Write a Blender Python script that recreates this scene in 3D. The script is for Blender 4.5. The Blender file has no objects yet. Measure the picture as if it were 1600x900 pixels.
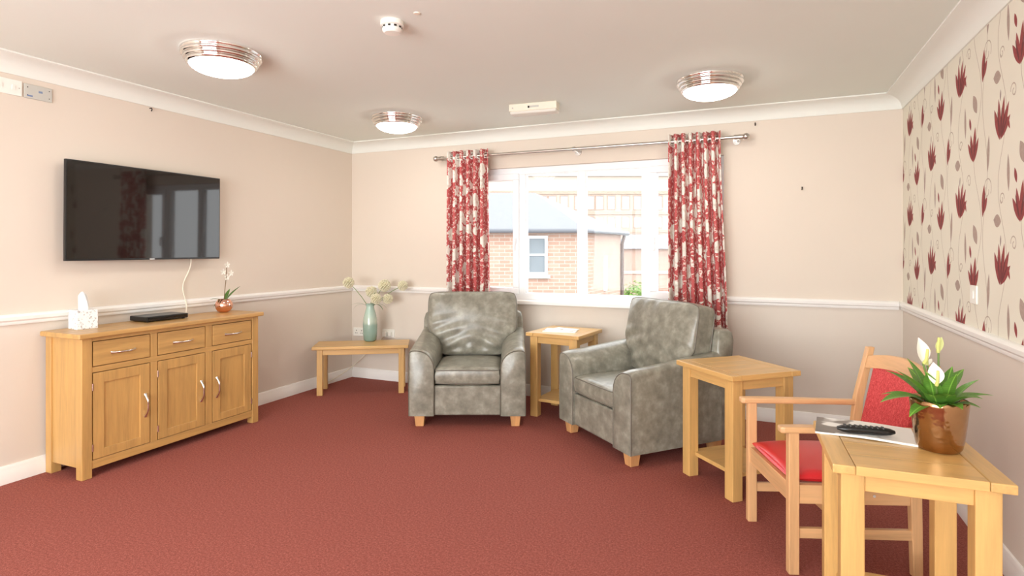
import bpy, math, random
from mathutils import Vector, Matrix
random.seed(7)
PI = math.pi
scene = bpy.context.scene
COL = scene.collection

# ------------------------------------------------------------------ camera
YAW = math.radians(23.4)
RV = Vector((math.cos(YAW), math.sin(YAW), 0)); FV = Vector((-math.sin(YAW), math.cos(YAW), 0))
cam_d = bpy.data.cameras.new('camera'); cam = bpy.data.objects.new('camera', cam_d); COL.objects.link(cam)
cam.location = (0, 0, 1.31); cam.rotation_euler = (PI/2, 0, YAW)
cam_d.sensor_width = 36; cam_d.lens = 20.25; cam_d.shift_y = -0.0375; cam_d.clip_start = 0.05; cam_d.clip_end = 300
scene.camera = cam

# ------------------------------------------------------------------ sky, light, exposure
SKY = 5.0
world = bpy.data.worlds.new('overcast_sky'); scene.world = world; world.use_nodes = True
bg = world.node_tree.nodes['Background']; bg.inputs[0].default_value = (0.97, 0.985, 1.0, 1); bg.inputs[1].default_value = SKY
LAMP = 24.0
vs = scene.view_settings
vs.view_transform = 'Standard'; vs.look = 'None'; vs.gamma = 1; vs.use_curve_mapping = False
vs.exposure = 0.05

XL, XR, YB, YF, ZC = -3.887, 0.9155, 4.812, -2.0, 2.40
WX0, WX1, WZ0, WZ1 = -2.60, -0.27, 0.83, 2.055          # window opening, back wall
RX0, RX1, RZ0, RZ1 = -3.3, 0.3, 0.45, 2.20              # unseen opening behind the camera, added to let in fill light

def portal(name, loc, sx, sy, rot):
    l = bpy.data.lights.new(name, 'AREA'); l.shape = 'RECTANGLE'; l.size = sx; l.size_y = sy
    l.cycles.is_portal = True
    o = bpy.data.objects.new(name, l); COL.objects.link(o); o.location = loc; o.rotation_euler = rot
portal('daylight_portal', ((WX0+WX1)/2, YB+0.2, (WZ0+WZ1)/2), WX1-WX0, WZ1-WZ0, (-PI/2, 0, 0))
portal('daylight_portal', ((RX0+RX1)/2, YF-0.2, (RZ0+RZ1)/2), RX1-RX0, RZ1-RZ0, (PI/2, 0, 0))  # portal at the added rear opening
REAR_FILL = 230.0                                              # power of the area light added behind the camera to brighten the room
dl = bpy.data.lights.new('rear_fill_light', 'AREA'); dl.shape = 'RECTANGLE'; dl.size = RX1-RX0; dl.size_y = RZ1-RZ0; dl.energy = REAR_FILL; dl.color = (.975, .985, 1.0)
dlo = bpy.data.objects.new('rear_fill_light', dl); COL.objects.link(dlo); dlo.location = ((RX0+RX1)/2, YF-.24, (RZ0+RZ1)/2); dlo.rotation_euler = (PI/2+math.radians(14), 0, 0)  # added fill light, tilted up to brighten the ceiling

# ------------------------------------------------------------------ node helpers
def lin(r, g, b):
    f = lambda c: (c/255/12.92) if c/255 <= .04045 else ((c/255+.055)/1.055)**2.4
    return (f(r), f(g), f(b), 1)
class NT:
    def __init__(s, name):
        s.m = bpy.data.materials.new(name); s.m.use_nodes = True; s.t = s.m.node_tree; s.t.nodes.clear()
        s.out = s.t.nodes.new('ShaderNodeOutputMaterial')
    def n(s, typ, **kw):
        nd = s.t.nodes.new(typ)
        for k, v in kw.items():
            if k == 'ins':
                for i, val in v.items():
                    if hasattr(val, 'is_output'): s.t.links.new(val, nd.inputs[i])
                    else: nd.inputs[i].default_value = val
            else: setattr(nd, k, v)
        return nd
    def math(s, op, a, b=None, c=None):
        ins = {0: a}
        if b is not None: ins[1] = b
        if c is not None: ins[2] = c
        return s.n('ShaderNodeMath', operation=op, ins=ins).outputs[0]
    def mix(s, f, a, b):
        nd = s.n('ShaderNodeMix', data_type='RGBA', ins={0: f, 6: a, 7: b}); return nd.outputs[2]
    def ramp(s, f, pts):
        nd = s.n('ShaderNodeValToRGB', ins={0: f}); e = nd.color_ramp.elements
        while len(e) < len(pts): e.new(0.5)
        for q, (p, c) in zip(e, pts): q.position = p; q.color = c
        return nd.outputs[0]
    def noise(s, vec, scale, detail=3, rough=.5, dist=0):
        nd = s.n('ShaderNodeTexNoise', ins={'Scale': scale, 'Detail': detail, 'Roughness': rough, 'Distortion': dist})
        if vec is not None: s.t.links.new(vec, nd.inputs['Vector'])
        return nd.outputs[0]
    def obj(s): return s.n('ShaderNodeTexCoord').outputs['Object']
    def bsdf(s, color, rough=.5, metal=0, bump=None, bstr=.2, bdist=.01, **kw):
        b = s.n('ShaderNodeBsdfPrincipled')
        for k, v in (('Base Color', color), ('Roughness', rough), ('Metallic', metal)):
            if hasattr(v, 'is_output'): s.t.links.new(v, b.inputs[k])
            else: b.inputs[k].default_value = v
        for k, v in kw.items():
            k = k.replace('_', ' ')
            if hasattr(v, 'is_output'): s.t.links.new(v, b.inputs[k])
            else: b.inputs[k].default_value = v
        if bump is not None:
            bm = s.n('ShaderNodeBump', ins={'Strength': bstr, 'Distance': bdist, 'Height': bump})
            s.t.links.new(bm.outputs[0], b.inputs['Normal'])
        return b.outputs[0]
    def done(s, sh):
        s.t.links.new(sh, s.out.inputs[0]); return s.m

def plain(name, col, rough=.5, metal=0, var=.04, nscale=6, bstr=.03, bscale=180, **kw):
    t = NT(name); o = t.obj()
    nz = t.noise(o, nscale, 3)
    c = t.mix(t.math('MULTIPLY', nz, 1.0), tuple(x*(1-var) for x in col[:3])+(1,), tuple(min(1, x*(1+var)) for x in col[:3])+(1,))
    return t.done(t.bsdf(c, rough, metal, t.noise(o, bscale, 2), bstr, .002, **kw))

def oak(name, dark, mid, light, axis, rough=.38):
    t = NT(name); o = t.obj()
    rnd = t.n('ShaderNodeObjectInfo').outputs['Random']
    off = t.n('ShaderNodeCombineXYZ', ins={0: t.math('MULTIPLY', rnd, 7.3), 1: t.math('MULTIPLY', rnd, 3.1), 2: t.math('MULTIPLY', rnd, 5.7)}).outputs[0]
    v = t.n('ShaderNodeVectorMath', operation='ADD', ins={0: o, 1: off}).outputs[0]
    sc = [1, 1, 1]; sc[axis] = .07
    mp = t.n('ShaderNodeVectorMath', operation='MULTIPLY', ins={0: v, 1: tuple(sc)}).outputs[0]
    a = t.noise(mp, 22, 4, .55, .6)
    b = t.noise(mp, 130, 3, .6)
    g = t.math('ADD', t.math('MULTIPLY', a, .7), t.math('MULTIPLY', b, .3))
    c = t.ramp(g, [(.32, dark), (.5, mid), (.68, light)])
    c = t.mix(t.math('MULTIPLY', rnd, .22), c, mid)
    return t.done(t.bsdf(c, rough, 0, b, .08, .002, Coat_Weight=.25, Coat_Roughness=.25))
def oakset(name, base, k=1.0, rough=.38):
    d = lin(*[x*.89*k for x in base]); m = lin(*[x*k for x in base]); l = lin(*[min(255, x*1.07*k) for x in base])
    return [oak('%s_%s' % (name, 'xyz'[i]), d, m, l, i, rough) for i in range(3)]

M = {}
M['board'] = oakset('sideboard_oak', (198, 154, 92))
M['table'] = oakset('table_oak', (209, 166, 102))
M['chair'] = oakset('beech', (214, 168, 120))
M['foot'] = oakset('foot_wood', (212, 158, 104))
M['ceil'] = plain('ceiling_paint', lin(234, 240, 233), .9, 0, .015, 2)
M['wall_up'] = plain('upper_wall_paint', lin(224, 212, 198), .85, 0, .015, 2, .05, 260)
M['wall_low'] = plain('lower_wall_paint', lin(222, 212, 200), .85, 0, .015, 2, .05, 260)
M['white'] = plain('white_gloss_paint', lin(244, 242, 238), .4, 0, .01)
M['cove'] = plain('coving_paint', lin(236, 238, 231), .8, 0, .01)
M['upvc'] = plain('white_plastic_frame', lin(244, 246, 248), .3, 0, .01)
M['plastic'] = plain('white_plastic', lin(240, 238, 230), .35, 0, .01)
M['cream_plastic'] = plain('cream_plastic', lin(236, 228, 210), .4, 0, .02)
M['grey_plastic'] = plain('grey_panel', lin(196, 194, 186), .4, 0, .03, 40)
M['chrome'] = plain('chrome', (.86, .84, .82, 1), .08, 1, .01)
M['steel'] = plain('brushed_steel', (.60, .56, .52, 1), .3, 1, .03)
M['handle'] = plain('satin_nickel', (.78, .74, .70, 1), .22, 1, .02)
M['black'] = plain('black_plastic', lin(26, 25, 25), .3, 0, .05)
M['screen'] = plain('dark_screen', lin(30, 25, 22), .04, 0, .02, 3, 0)
M['dark'] = plain('dark_metal', lin(50, 42, 38), .4, 1, .05)
M['rubber'] = plain('dark_recess', lin(40, 34, 30), .8)

def carpet():
    t = NT('red_carpet'); o = t.obj()
    a = t.noise(o, 260, 3, .7); b = t.noise(o, 2.5, 3); c2 = t.noise(o, 95, 3, .7)
    c = t.ramp(t.math('ADD', t.math('MULTIPLY', a, .6), t.math('MULTIPLY', c2, .4)), [(.38, lin(112, 51, 43)), (.5, lin(147, 73, 62)), (.62, lin(180, 107, 93))])
    c = t.mix(t.math('MULTIPLY', b, .18), c, lin(140, 66, 56))
    return t.done(t.bsdf(c, .95, 0, a, .6, .004))
M['carpet'] = carpet()
def leather():
    t = NT('grey_leather'); o = t.obj()
    a = t.noise(o, 14, 3, .6); b = t.noise(o, 70, 4, .6); w = t.noise(o, 6, 1, .5, .3)
    c = t.ramp(a, [(.2, lin(106, 103, 92)), (.5, lin(136, 133, 120)), (.8, lin(170, 167, 153))])
    h = t.math('ADD', t.math('MULTIPLY', b, .3), t.math('MULTIPLY', w, .25))
    return t.done(t.bsdf(c, .29, 0, t.math('ADD', t.math('MULTIPLY', b, .3), t.math('MULTIPLY', a, .5)), .16, .006))
M['leather'] = leather()
M['piping'] = plain('leather_piping', lin(112, 107, 96), .38, 0, .06, 30)
def red_fabric():
    t = NT('red_weave'); o = t.obj()
    a = t.noise(o, 240, 2, .6); w = t.n('ShaderNodeVectorMath', operation='MULTIPLY', ins={0: o, 1: (1, 1, .15)}).outputs[0]
    b = t.noise(w, 300, 2)
    c = t.ramp(t.math('ADD', t.math('MULTIPLY', a, .5), t.math('MULTIPLY', b, .5)), [(.36, lin(168, 44, 48)), (.5, lin(200, 66, 68)), (.64, lin(220, 98, 96))])
    return t.done(t.bsdf(c, .85, 0, a, .3, .002))
M['red_weave'] = red_fabric()
M['red_vinyl'] = plain('red_vinyl', lin(206, 40, 46), .32, 0, .04, 12, .08, 120)

def curtain_mat():
    t = NT('floral_curtain'); uv = t.n('ShaderNodeUVMap').outputs[0]
    nz = t.n('ShaderNodeTexNoise', ins={'Vector': uv, 'Scale': 26, 'Detail': 2})
    dv = t.n('ShaderNodeVectorMath', operation='MULTIPLY_ADD', ins={0: nz.outputs['Color'], 1: (.05, .05, 0), 2: uv}).outputs[0]
    vo = t.n('ShaderNodeTexVoronoi', ins={'Vector': dv, 'Scale': 7.5, 'Randomness': .75}).outputs['Distance']
    pet = t.n('ShaderNodeTexVoronoi', ins={'Vector': dv, 'Scale': 34, 'Randomness': 1}).outputs['Distance']
    fl = t.math('LESS_THAN', t.math('ADD', vo, t.math('MULTIPLY', pet, .30)), .60)
    lf = t.noise(uv, 40, 2, .5, 1.0)
    leaf = t.math('MULTIPLY', t.math('GREATER_THAN', lf, .57), t.math('SUBTRACT', 1.0, fl))
    shade = t.ramp(pet, [(.25, lin(244, 239, 230)), (.6, lin(238, 231, 220)), (.8, lin(216, 205, 192))])
    base = t.mix(t.noise(uv, 14, 2), lin(186, 76, 78), lin(206, 104, 102))
    c = t.mix(leaf, base, lin(236, 214, 204)); c = t.mix(fl, c, shade)
    p = t.bsdf(c, .8, 0, t.noise(uv, 700, 1), .1, .001)
    tr = t.n('ShaderNodeBsdfTranslucent', ins={0: c}).outputs[0]
    return t.done(t.n('ShaderNodeMixShader', ins={0: .10, 1: p, 2: tr}).outputs[0])
M['curtain'] = curtain_mat()

def glass_mat():
    t = NT('window_glass')
    tr = t.n('ShaderNodeBsdfTransparent', ins={0: (.96, .97, .97, 1)}).outputs[0]
    gl = t.n('ShaderNodeBsdfGlossy', ins={0: (1, 1, 1, 1), 1: .02}).outputs[0]
    return t.done(t.n('ShaderNodeMixShader', ins={0: .006, 1: tr, 2: gl}).outputs[0])
M['glass'] = glass_mat()
def emit(name, col, s):
    t = NT(name); return t.done(t.n('ShaderNodeEmission', ins={0: col, 1: s}).outputs[0])
M['lamp'] = emit('lit_opal_glass', (1, .95, .87, 1), LAMP)

def wallpaper():
    """half-drop repeat of maroon tulips, taupe leaves and fine curling stems on cream"""
    t = NT('tulip_wallpaper'); o = t.obj()
    sp = t.n('ShaderNodeSeparateXYZ', ins={0: o})
    W, H = .535, .607
    s = t.math('DIVIDE', t.math('SUBTRACT', 3.55+.1, sp.outputs[1]), W)
    col = t.math('FLOOR', s)
    p = t.math('SUBTRACT', t.math('MULTIPLY', t.math('SUBTRACT', s, col), W), .1)
    zz = t.math('ADD', t.math('SUBTRACT', sp.outputs[2], 2.147-.095), t.math('MULTIPLY', col, H/2))
    zz = t.math('ADD', zz, H*20)
    q = t.math('SUBTRACT', t.math('MODULO', zz, H), .095)
    pq = t.n('ShaderNodeCombineXYZ', ins={0: p, 1: q, 2: 0.0}).outputs[0]
    def lens(x, y, L, w, ang):
        m = t.n('ShaderNodeMapping', vector_type='TEXTURE', ins={0: pq, 'Location': (x, y, 0), 'Rotation': (0, 0, math.radians(ang)), 'Scale': (L/2, w/2, 1)})
        sx = t.n('ShaderNodeSeparateXYZ', ins={0: m.outputs[0]})
        u2 = t.math('MULTIPLY', sx.outputs[0], sx.outputs[0])
        return t.math('GREATER_THAN', t.math('SUBTRACT', t.math('SUBTRACT', 1.0, u2), t.math('ABSOLUTE', sx.outputs[1])), 0.0)
    def petal(bx, by, L, w, ang):
        a = math.radians(ang); return lens(bx+math.cos(a)*L/2, by+math.sin(a)*L/2, L, w, ang)
    def union(l):
        r = l[0]
        for e in l[1:]: r = t.math('MAXIMUM', r, e)
        return r
    red = union([petal(-.008, -.075, .150, .038, 113), petal(-.003, -.075, .175, .033, 95), petal(.003, -.075, .180, .034, 77),
                 petal(.006, -.075, .165, .036, 59), petal(.004, -.072, .13, .034, 39), petal(.070, .010, .065, .020, -62),
                 petal(.20, .18, .165, .038, 80), petal(.196, .18, .14, .034, 103), petal(.192, .185, .115, .030, 125), petal(.205, .18, .125, .034, 58),
                 petal(.168, .335, .065, .026, 108),
                 petal(.325, -.085, .145, .042, 82), petal(.328, -.07, .09, .034, 54)])
    dk = union([petal(.003, -.07, .13, .016, 84), petal(-.006, -.065, .12, .015, 103), petal(.008, -.066, .12, .014, 66), petal(.010, -.066, .10, .012, 48), petal(.203, .19, .12, .016, 70),
                petal(.194, .19, .11, .014, 112), petal(.33, -.07, .10, .014, 74), petal(0, .085, .05, .012, 84)])
    taupe = union([lens(-.035, .195, .085, .055, -8), lens(.225, .447, .105, .056, 118), lens(.085, .385, .155, .028, 92),
                   lens(.395, .19, .165, .032, 84)])
    def stem(p0, a, ph, k=1):
        w = t.math('SINE', t.math('ADD', t.math('MULTIPLY', q, 2*PI/H*k), ph))
        return t.math('LESS_THAN', t.math('ABSOLUTE', t.math('SUBTRACT', p, t.math('MULTIPLY_ADD', w, a, p0))), .0022)
    def ring(x, y, r, ang):
        d = t.n('ShaderNodeVectorMath', operation='SUBTRACT', ins={0: pq, 1: (x, y, 0)}).outputs[0]
        l = t.n('ShaderNodeVectorMath', operation='LENGTH', ins={0: d}).outputs[1]
        a = math.radians(ang)
        dt = t.n('ShaderNodeVectorMath', operation='DOT_PRODUCT', ins={0: d, 1: (math.cos(a), math.sin(a), 0)}).outputs[1]
        return t.math('MULTIPLY', t.math('LESS_THAN', t.math('ABSOLUTE', t.math('SUBTRACT', l, r)), .0026), t.math('GREATER_THAN', dt, -.6*r))
    lines = union([stem(.02, .045, 1.2), stem(.26, .05, 2.8), stem(.355, .03, .3), ring(.39, .04, .042, 90), ring(.380, .028, .022, 250), ring(.135, .10, .026, 60),
                   ring(.142, .092, .013, 220), ring(.02, .285, .022, 120), ring(.015, .28, .011, 300)])
    n1 = t.noise(o, 70, 3)
    base = t.mix(t.noise(o, 3, 2), lin(226, 221, 205), lin(234, 229, 214))
    c = t.mix(t.math('MULTIPLY', lines, .9), base, lin(176, 160, 144))
    c = t.mix(taupe, c, t.mix(n1, lin(158, 136, 126), lin(184, 164, 152)))
    c = t.mix(red, c, t.mix(n1, lin(112, 34, 38), lin(168, 70, 68)))
    c = t.mix(t.math('MULTIPLY', dk, .75), c, lin(84, 26, 32))
    return t.done(t.bsdf(c, .7, 0, t.noise(o, 300, 2), .05, .001))
M['paper'] = wallpaper()

# ------------------------------------------------------------------ mesh helpers
class MB:
    def __init__(s): s.v = []; s.f = []; s.mi = []; s.uv = None; s.cur = 0
    def add(s, vs_, fs):
        b = len(s.v); s.v += [tuple(q) for q in vs_]; s.f += [tuple(i+b for i in f) for f in fs]; s.mi += [s.cur]*len(fs); return s
    def box(s, x0, x1, y0, y1, z0, z1):
        return s.add([(x0,y0,z0),(x1,y0,z0),(x1,y1,z0),(x0,y1,z0),(x0,y0,z1),(x1,y0,z1),(x1,y1,z1),(x0,y1,z1)],
                     [(0,3,2,1),(4,5,6,7),(0,1,5,4),(1,2,6,5),(2,3,7,6),(3,0,4,7)])
    def frustum(s, x, y, z0, z1, a0, a1, b0=None, b1=None):
        b0 = b0 or a0; b1 = b1 or a1
        return s.add([(x-a0,y-b0,z0),(x+a0,y-b0,z0),(x+a0,y+b0,z0),(x-a0,y+b0,z0),(x-a1,y-b1,z1),(x+a1,y-b1,z1),(x+a1,y+b1,z1),(x-a1,y+b1,z1)],
                     [(0,3,2,1),(4,5,6,7),(0,1,5,4),(1,2,6,5),(2,3,7,6),(3,0,4,7)])
    def loft(s, rings, caps=True, closed=True):
        n = len(rings[0]); vs_ = [q for r in rings for q in r]; fs = []
        for i in range(len(rings)-1):
            for j in range(n if closed else n-1):
                k = (j+1) % n
                fs.append((i*n+j, i*n+k, (i+1)*n+k, (i+1)*n+j))
        if caps and closed:
            fs.append(tuple(range(n))[::-1]); fs.append(tuple(range((len(rings)-1)*n, len(rings)*n)))
        return s.add(vs_, fs)
    def lathe(s, prof, n=24, c=(0, 0, 0), caps=True):
        rings = [[(c[0]+r*math.cos(2*PI*j/n), c[1]+r*math.sin(2*PI*j/n), c[2]+z) for j in range(n)] for r, z in prof]
        return s.loft(rings, caps)
    def tube(s, pts, r, n=8, closed=False):
        pts = [Vector(q) for q in pts]; rings = []; N = len(pts); up = None
        for i, q in enumerate(pts):
            if closed: d = pts[(i+1) % N]-pts[i-1]
            else: d = pts[min(i+1, N-1)]-pts[max(i-1, 0)]
            if d.length < 1e-9: d = Vector((0, 0, 1))
            d.normalize()
            if up is None: up = Vector((0, 0, 1)) if abs(d.z) < .9 else Vector((1, 0, 0))
            a = d.cross(up)
            if a.length < 1e-4: a = d.cross(Vector((0, 1, 0)))
            a.normalize(); b = a.cross(d); b.normalize(); up = b
            rr = r(i/(N-1)) if callable(r) else r
            rings.append([tuple(q+(a*math.cos(2*PI*j/n)+b*math.sin(2*PI*j/n))*rr) for j in range(n)])
        if closed: rings.append(rings[0]); return s.loft(rings, False)
        return s.loft(rings, True)
    def ball(s, c, r, n=12, sz=1.0):
        m = n//2
        prof = [(max(1e-4, r*math.sin(PI*i/m)), -r*sz*math.cos(PI*i/m)) for i in range(m+1)]
        return s.lathe(prof, n, c, False)
    def build(s, name, mat, parent=None, bevel=0, smooth=None, seg=2, loc=None, rot=None):
        me = bpy.data.meshes.new(name); me.from_pydata(s.v, [], s.f); me.update()
        mats = mat if isinstance(mat, (list, tuple)) else [mat]
        for m_ in mats: me.materials.append(m_)
        if len(mats) > 1: me.polygons.foreach_set('material_index', s.mi)
        if smooth is not None:
            me.polygons.foreach_set('use_smooth', [True]*len(me.polygons)); me.set_sharp_from_angle(angle=math.radians(smooth))
        o = bpy.data.objects.new(name, me); COL.objects.link(o)
        if parent: o.parent = parent
        if loc: o.location = loc
        if rot: o.rotation_euler = rot
        if bevel:
            b = o.modifiers.new('bevel', 'BEVEL'); b.width = bevel; b.segments = seg; b.limit_method = 'ANGLE'; b.angle_limit = math.radians(50)
            b.use_clamp_overlap = True
        return o
def bx(*a): return MB().box(*a)
def tag(o, label=None, cat=None, group=None, kind=None):
    for k, v in (('label', label), ('category', cat), ('group', group), ('kind', kind)):
        if v: o[k] = v
    return o
def thing(name, label, cat, loc=(0, 0, 0), rz=0, group=None):
    o = bpy.data.objects.new(name, None); COL.objects.link(o); o.location = loc; o.rotation_euler = (0, 0, rz); o.empty_display_size = .05
    return tag(o, label, cat, group)
def struct(o, label=None): return tag(o, label, None, None, 'structure')
def dup(root, loc, rz, label):
    def cp(o, par):
        c = o.copy(); COL.objects.link(c); c.parent = par
        for ch in [x for x in COL.objects if x.parent == o]: cp(ch, c)
        return c
    r = cp(root, None); r.location = loc; r.rotation_euler = (0, 0, rz); r['label'] = label
    return r
def arc(cx, cy, r, a0, a1, n):
    return [(cx+r*math.cos(math.radians(a0+(a1-a0)*i/n)), cy+r*math.sin(math.radians(a0+(a1-a0)*i/n))) for i in range(n+1)]

# ------------------------------------------------------------------ room shell
T = .25
struct(bx(XL-T, XR+T, YF-T, YB+T, -.12, 0).build('floor', M['carpet']), 'dark red speckled carpet floor')
struct(bx(XL-T, XR+T, YF-T, YB+T, ZC, ZC+.15).build('ceiling', M['ceil']), 'plain off-white ceiling')
def wall2(name, boxes, low, up, label):
    m = MB()
    for b in boxes:
        z0, z1 = b[4], b[5]
        if z0 < .91 < z1:
            m.cur = 0; m.box(*b[:4], z0, .91); m.cur = 1; m.box(*b[:4], .91, z1)
        else:
            m.cur = 0 if z1 <= .91 else 1; m.box(*b)
    return struct(m.build(name, [low, up]), label)
wall2('wall_left', [(XL-T, XL, YF, YB, 0, ZC)], M['wall_low'], M['wall_up'], 'cream painted wall behind the television')
wall2('wall_right', [(XR, XR+T, YF, YB, 0, ZC)], M['wall_low'], M['paper'], 'wall with maroon tulip wallpaper above the dado rail')
wall2('wall_back', [(XL-T, WX0, YB, YB+T, 0, ZC), (WX1, XR+T, YB, YB+T, 0, ZC), (WX0, WX1, YB, YB+T, 0, WZ0), (WX0, WX1, YB, YB+T, WZ1, ZC)],
      M['wall_low'], M['wall_up'], 'cream painted wall around the window')
wall2('wall_front', [(XL-T, RX0, YF-T, YF, 0, ZC), (RX1, XR+T, YF-T, YF, 0, ZC), (RX0, RX1, YF-T, YF, 0, RZ0), (RX0, RX1, YF-T, YF, RZ1, ZC)],
      M['wall_low'], M['wall_up'], 'cream painted wall behind the viewer')
# profiles as (distance from wall, height)
BASE = [(0, 0), (.020, 0), (.020, .068), (.016, .074), (.016, .084), (.009, .098), (0, .10)]
DADO = [(0, .885), (.012, .885), (.016, .893), (.016, .903), (.024, .912), (.026, .930), (.020, .940), (.010, .945), (0, .945)]
COVE = [(0, 2.30), (.008, 2.30), (.010, 2.308)] + [(.115-.105*math.cos(math.radians(a)), 2.308+.080*math.sin(math.radians(a))) for a in (10, 25, 40, 55, 70, 85)] + [(.118, 2.392), (.118, ZC), (0, ZC)]
def run(name, prof, side, a, b, mat):
    def pt(d, z, s):
        return {'left': (XL+d, s, z), 'right': (XR-d, s, z), 'back': (s, YB-d, z), 'front': (s, YF+d, z)}[side]
    rings = []
    for e, s in ((0, a), (1, b)):
        rings.append([pt(d, z, s) for d, z in prof])
    m = MB(); m.loft(rings)
    return struct(m.build(name, mat, smooth=35))
for sd in ('left', 'right'):
    run('baseboard_'+sd, BASE, sd, YF, YB, M['white'])
run('baseboard_back', BASE, 'back', XL+.02, XR-.02, M['white']); run('baseboard_front', BASE, 'front', XL+.02, XR-.02, M['white'])
k = 1
for sd, a, b in (('left', YF, YB), ('right', YF, YB), ('back', XL+.026, WX0), ('back', WX1, XR-.026), ('front', XL+.026, RX0), ('front', RX1, XR-.026)):
    tag(run('trim_%d' % k, DADO, sd, a, b, M['white']), 'white moulded dado rail'); k += 1
for sd, a, b in (('left', YF, YB), ('right', YF, YB), ('back', XL, XR), ('front', XL, XR)):
    tag(run('trim_%d' % k, COVE, sd, a, b, M['cove']), 'white concave ceiling coving'); k += 1

# ------------------------------------------------------------------ windows
def frame_ring(x0, x1, z0, z1, w, y0, y1):
    m = MB(); m.box(x0, x1, y0, y1, z0, z0+w); m.box(x0, x1, y0, y1, z1-w, z1); m.box(x0, x0+w, y0, y1, z0+w, z1-w); m.box(x1-w, x1, y0, y1, z0+w, z1-w); return m
w1 = thing('window_1', 'white framed four-light window with houses seen outside', 'window'); del w1['category']; struct(w1)
xc = (WX0+WX1)/2
y0, y1 = YB+.03, YB+.10
frame_ring(WX0, WX1, WZ0+.02, WZ1, .062, y0, y1).build('frame', M['upvc'], w1, .004)
for x in (xc-.568, xc, xc+.568):
    hw = .034 if x == xc else .04
    bx(x-hw, x+hw, y0, y1, WZ0+.08, WZ1-.06).build('mullion', M['upvc'], w1, .004)
for sgn in (-1, 1):
    a, b = sorted((xc+sgn*.60, xc+sgn*1.105))
    sh = frame_ring(a-.012, b+.012, WZ0+.074, WZ1-.052, .058, y0-.018, y1-.01).build('sash', M['upvc'], w1, .006)
    bx(a+.03, b-.03, y0+.03, y0+.036, WZ0+.11, WZ1-.09).build('pane', M['glass'], sh)
    hx = xc+sgn*.622
    h = MB(); h.box(hx-.011, hx+.011, y0-.028, y0-.018, 1.36, 1.44); h.box(hx-.008, hx+.008, y0-.05, y0-.028, 1.39, 1.41); h.box(hx-.008, hx+.008, y0-.056, y0-.042, 1.30, 1.41)
    h.build('handle', M['upvc'], sh, .003)
    a, b = sorted((xc+sgn*.034, xc+sgn*.528))
    bx(a, b, y0+.03, y0+.036, WZ0+.08, WZ1-.06).build('pane', M['glass'], w1)
    frame_ring(a-.002, b+.002, WZ0+.078, WZ1-.058, .014, y0+.01, y0+.03).build('glazing_bead', M['upvc'], w1, .003)
bx(WX0-.03, WX1+.03, YB-.045, YB+.03, WZ0-.012, WZ0+.024).build('window_sill', M['white'], w1, .008)
w2 = thing('window_2', 'wide white framed window added behind the viewer for fill light', 'window'); del w2['category']; struct(w2)  # unseen window, added as the opening for the rear fill light
frame_ring(RX0, RX1, RZ0, RZ1, .06, YF-.12, YF-.05).build('frame', M['upvc'], w2, .004)
for i in (1, 2, 3):
    x = RX0+(RX1-RX0)*i/4; bx(x-.03, x+.03, YF-.12, YF-.05, RZ0+.06, RZ1-.06).build('mullion', M['upvc'], w2, .004)
for i in range(4):
    a = RX0+(RX1-RX0)*i/4; b = RX0+(RX1-RX0)*(i+1)/4
    bx(a+.025, b-.025, YF-.09, YF-.084, RZ0+.05, RZ1-.05).build('pane', M['glass'], w2)

# ------------------------------------------------------------------ curtain rod and curtains
YR, ZR = YB-.13, 2.162
rod = thing('curtain_rod', 'long brushed steel curtain rod with ball finials above the window', 'curtain rod', (0, YR, ZR))
m = MB(); m.tube([(-2.77, 0, 0), (-.14, 0, 0)], .0135, 14); m.build('rod', M['steel'], rod, smooth=40)
for s, x in ((-1, -2.77), (1, -.14)):
    m = MB(); m.ball((x+s*.035, 0, 0), .027, 16); m.tube([(x-s*.02, 0, 0), (x+s*.012, 0, 0)], .019, 14); m.tube([(x-s*.05, 0, 0), (x-s*.035, 0, 0)], .017, 14)
    m.build('finial', M['steel'], rod, smooth=40)
for x in (-2.735, -1.455, -.175):
    m = MB(); m.tube([(x, .128, -.01), (x, .03, -.012), (x, 0, -.02)], .007, 8); m.tube([(x, .128, -.01), (x, .118, -.01)], .028, 16)
    m.tube([(x-.012, 0, 0), (x+.012, 0, 0)], .019, 14)
    m.build('bracket', M['steel'], rod, smooth=40)
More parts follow.
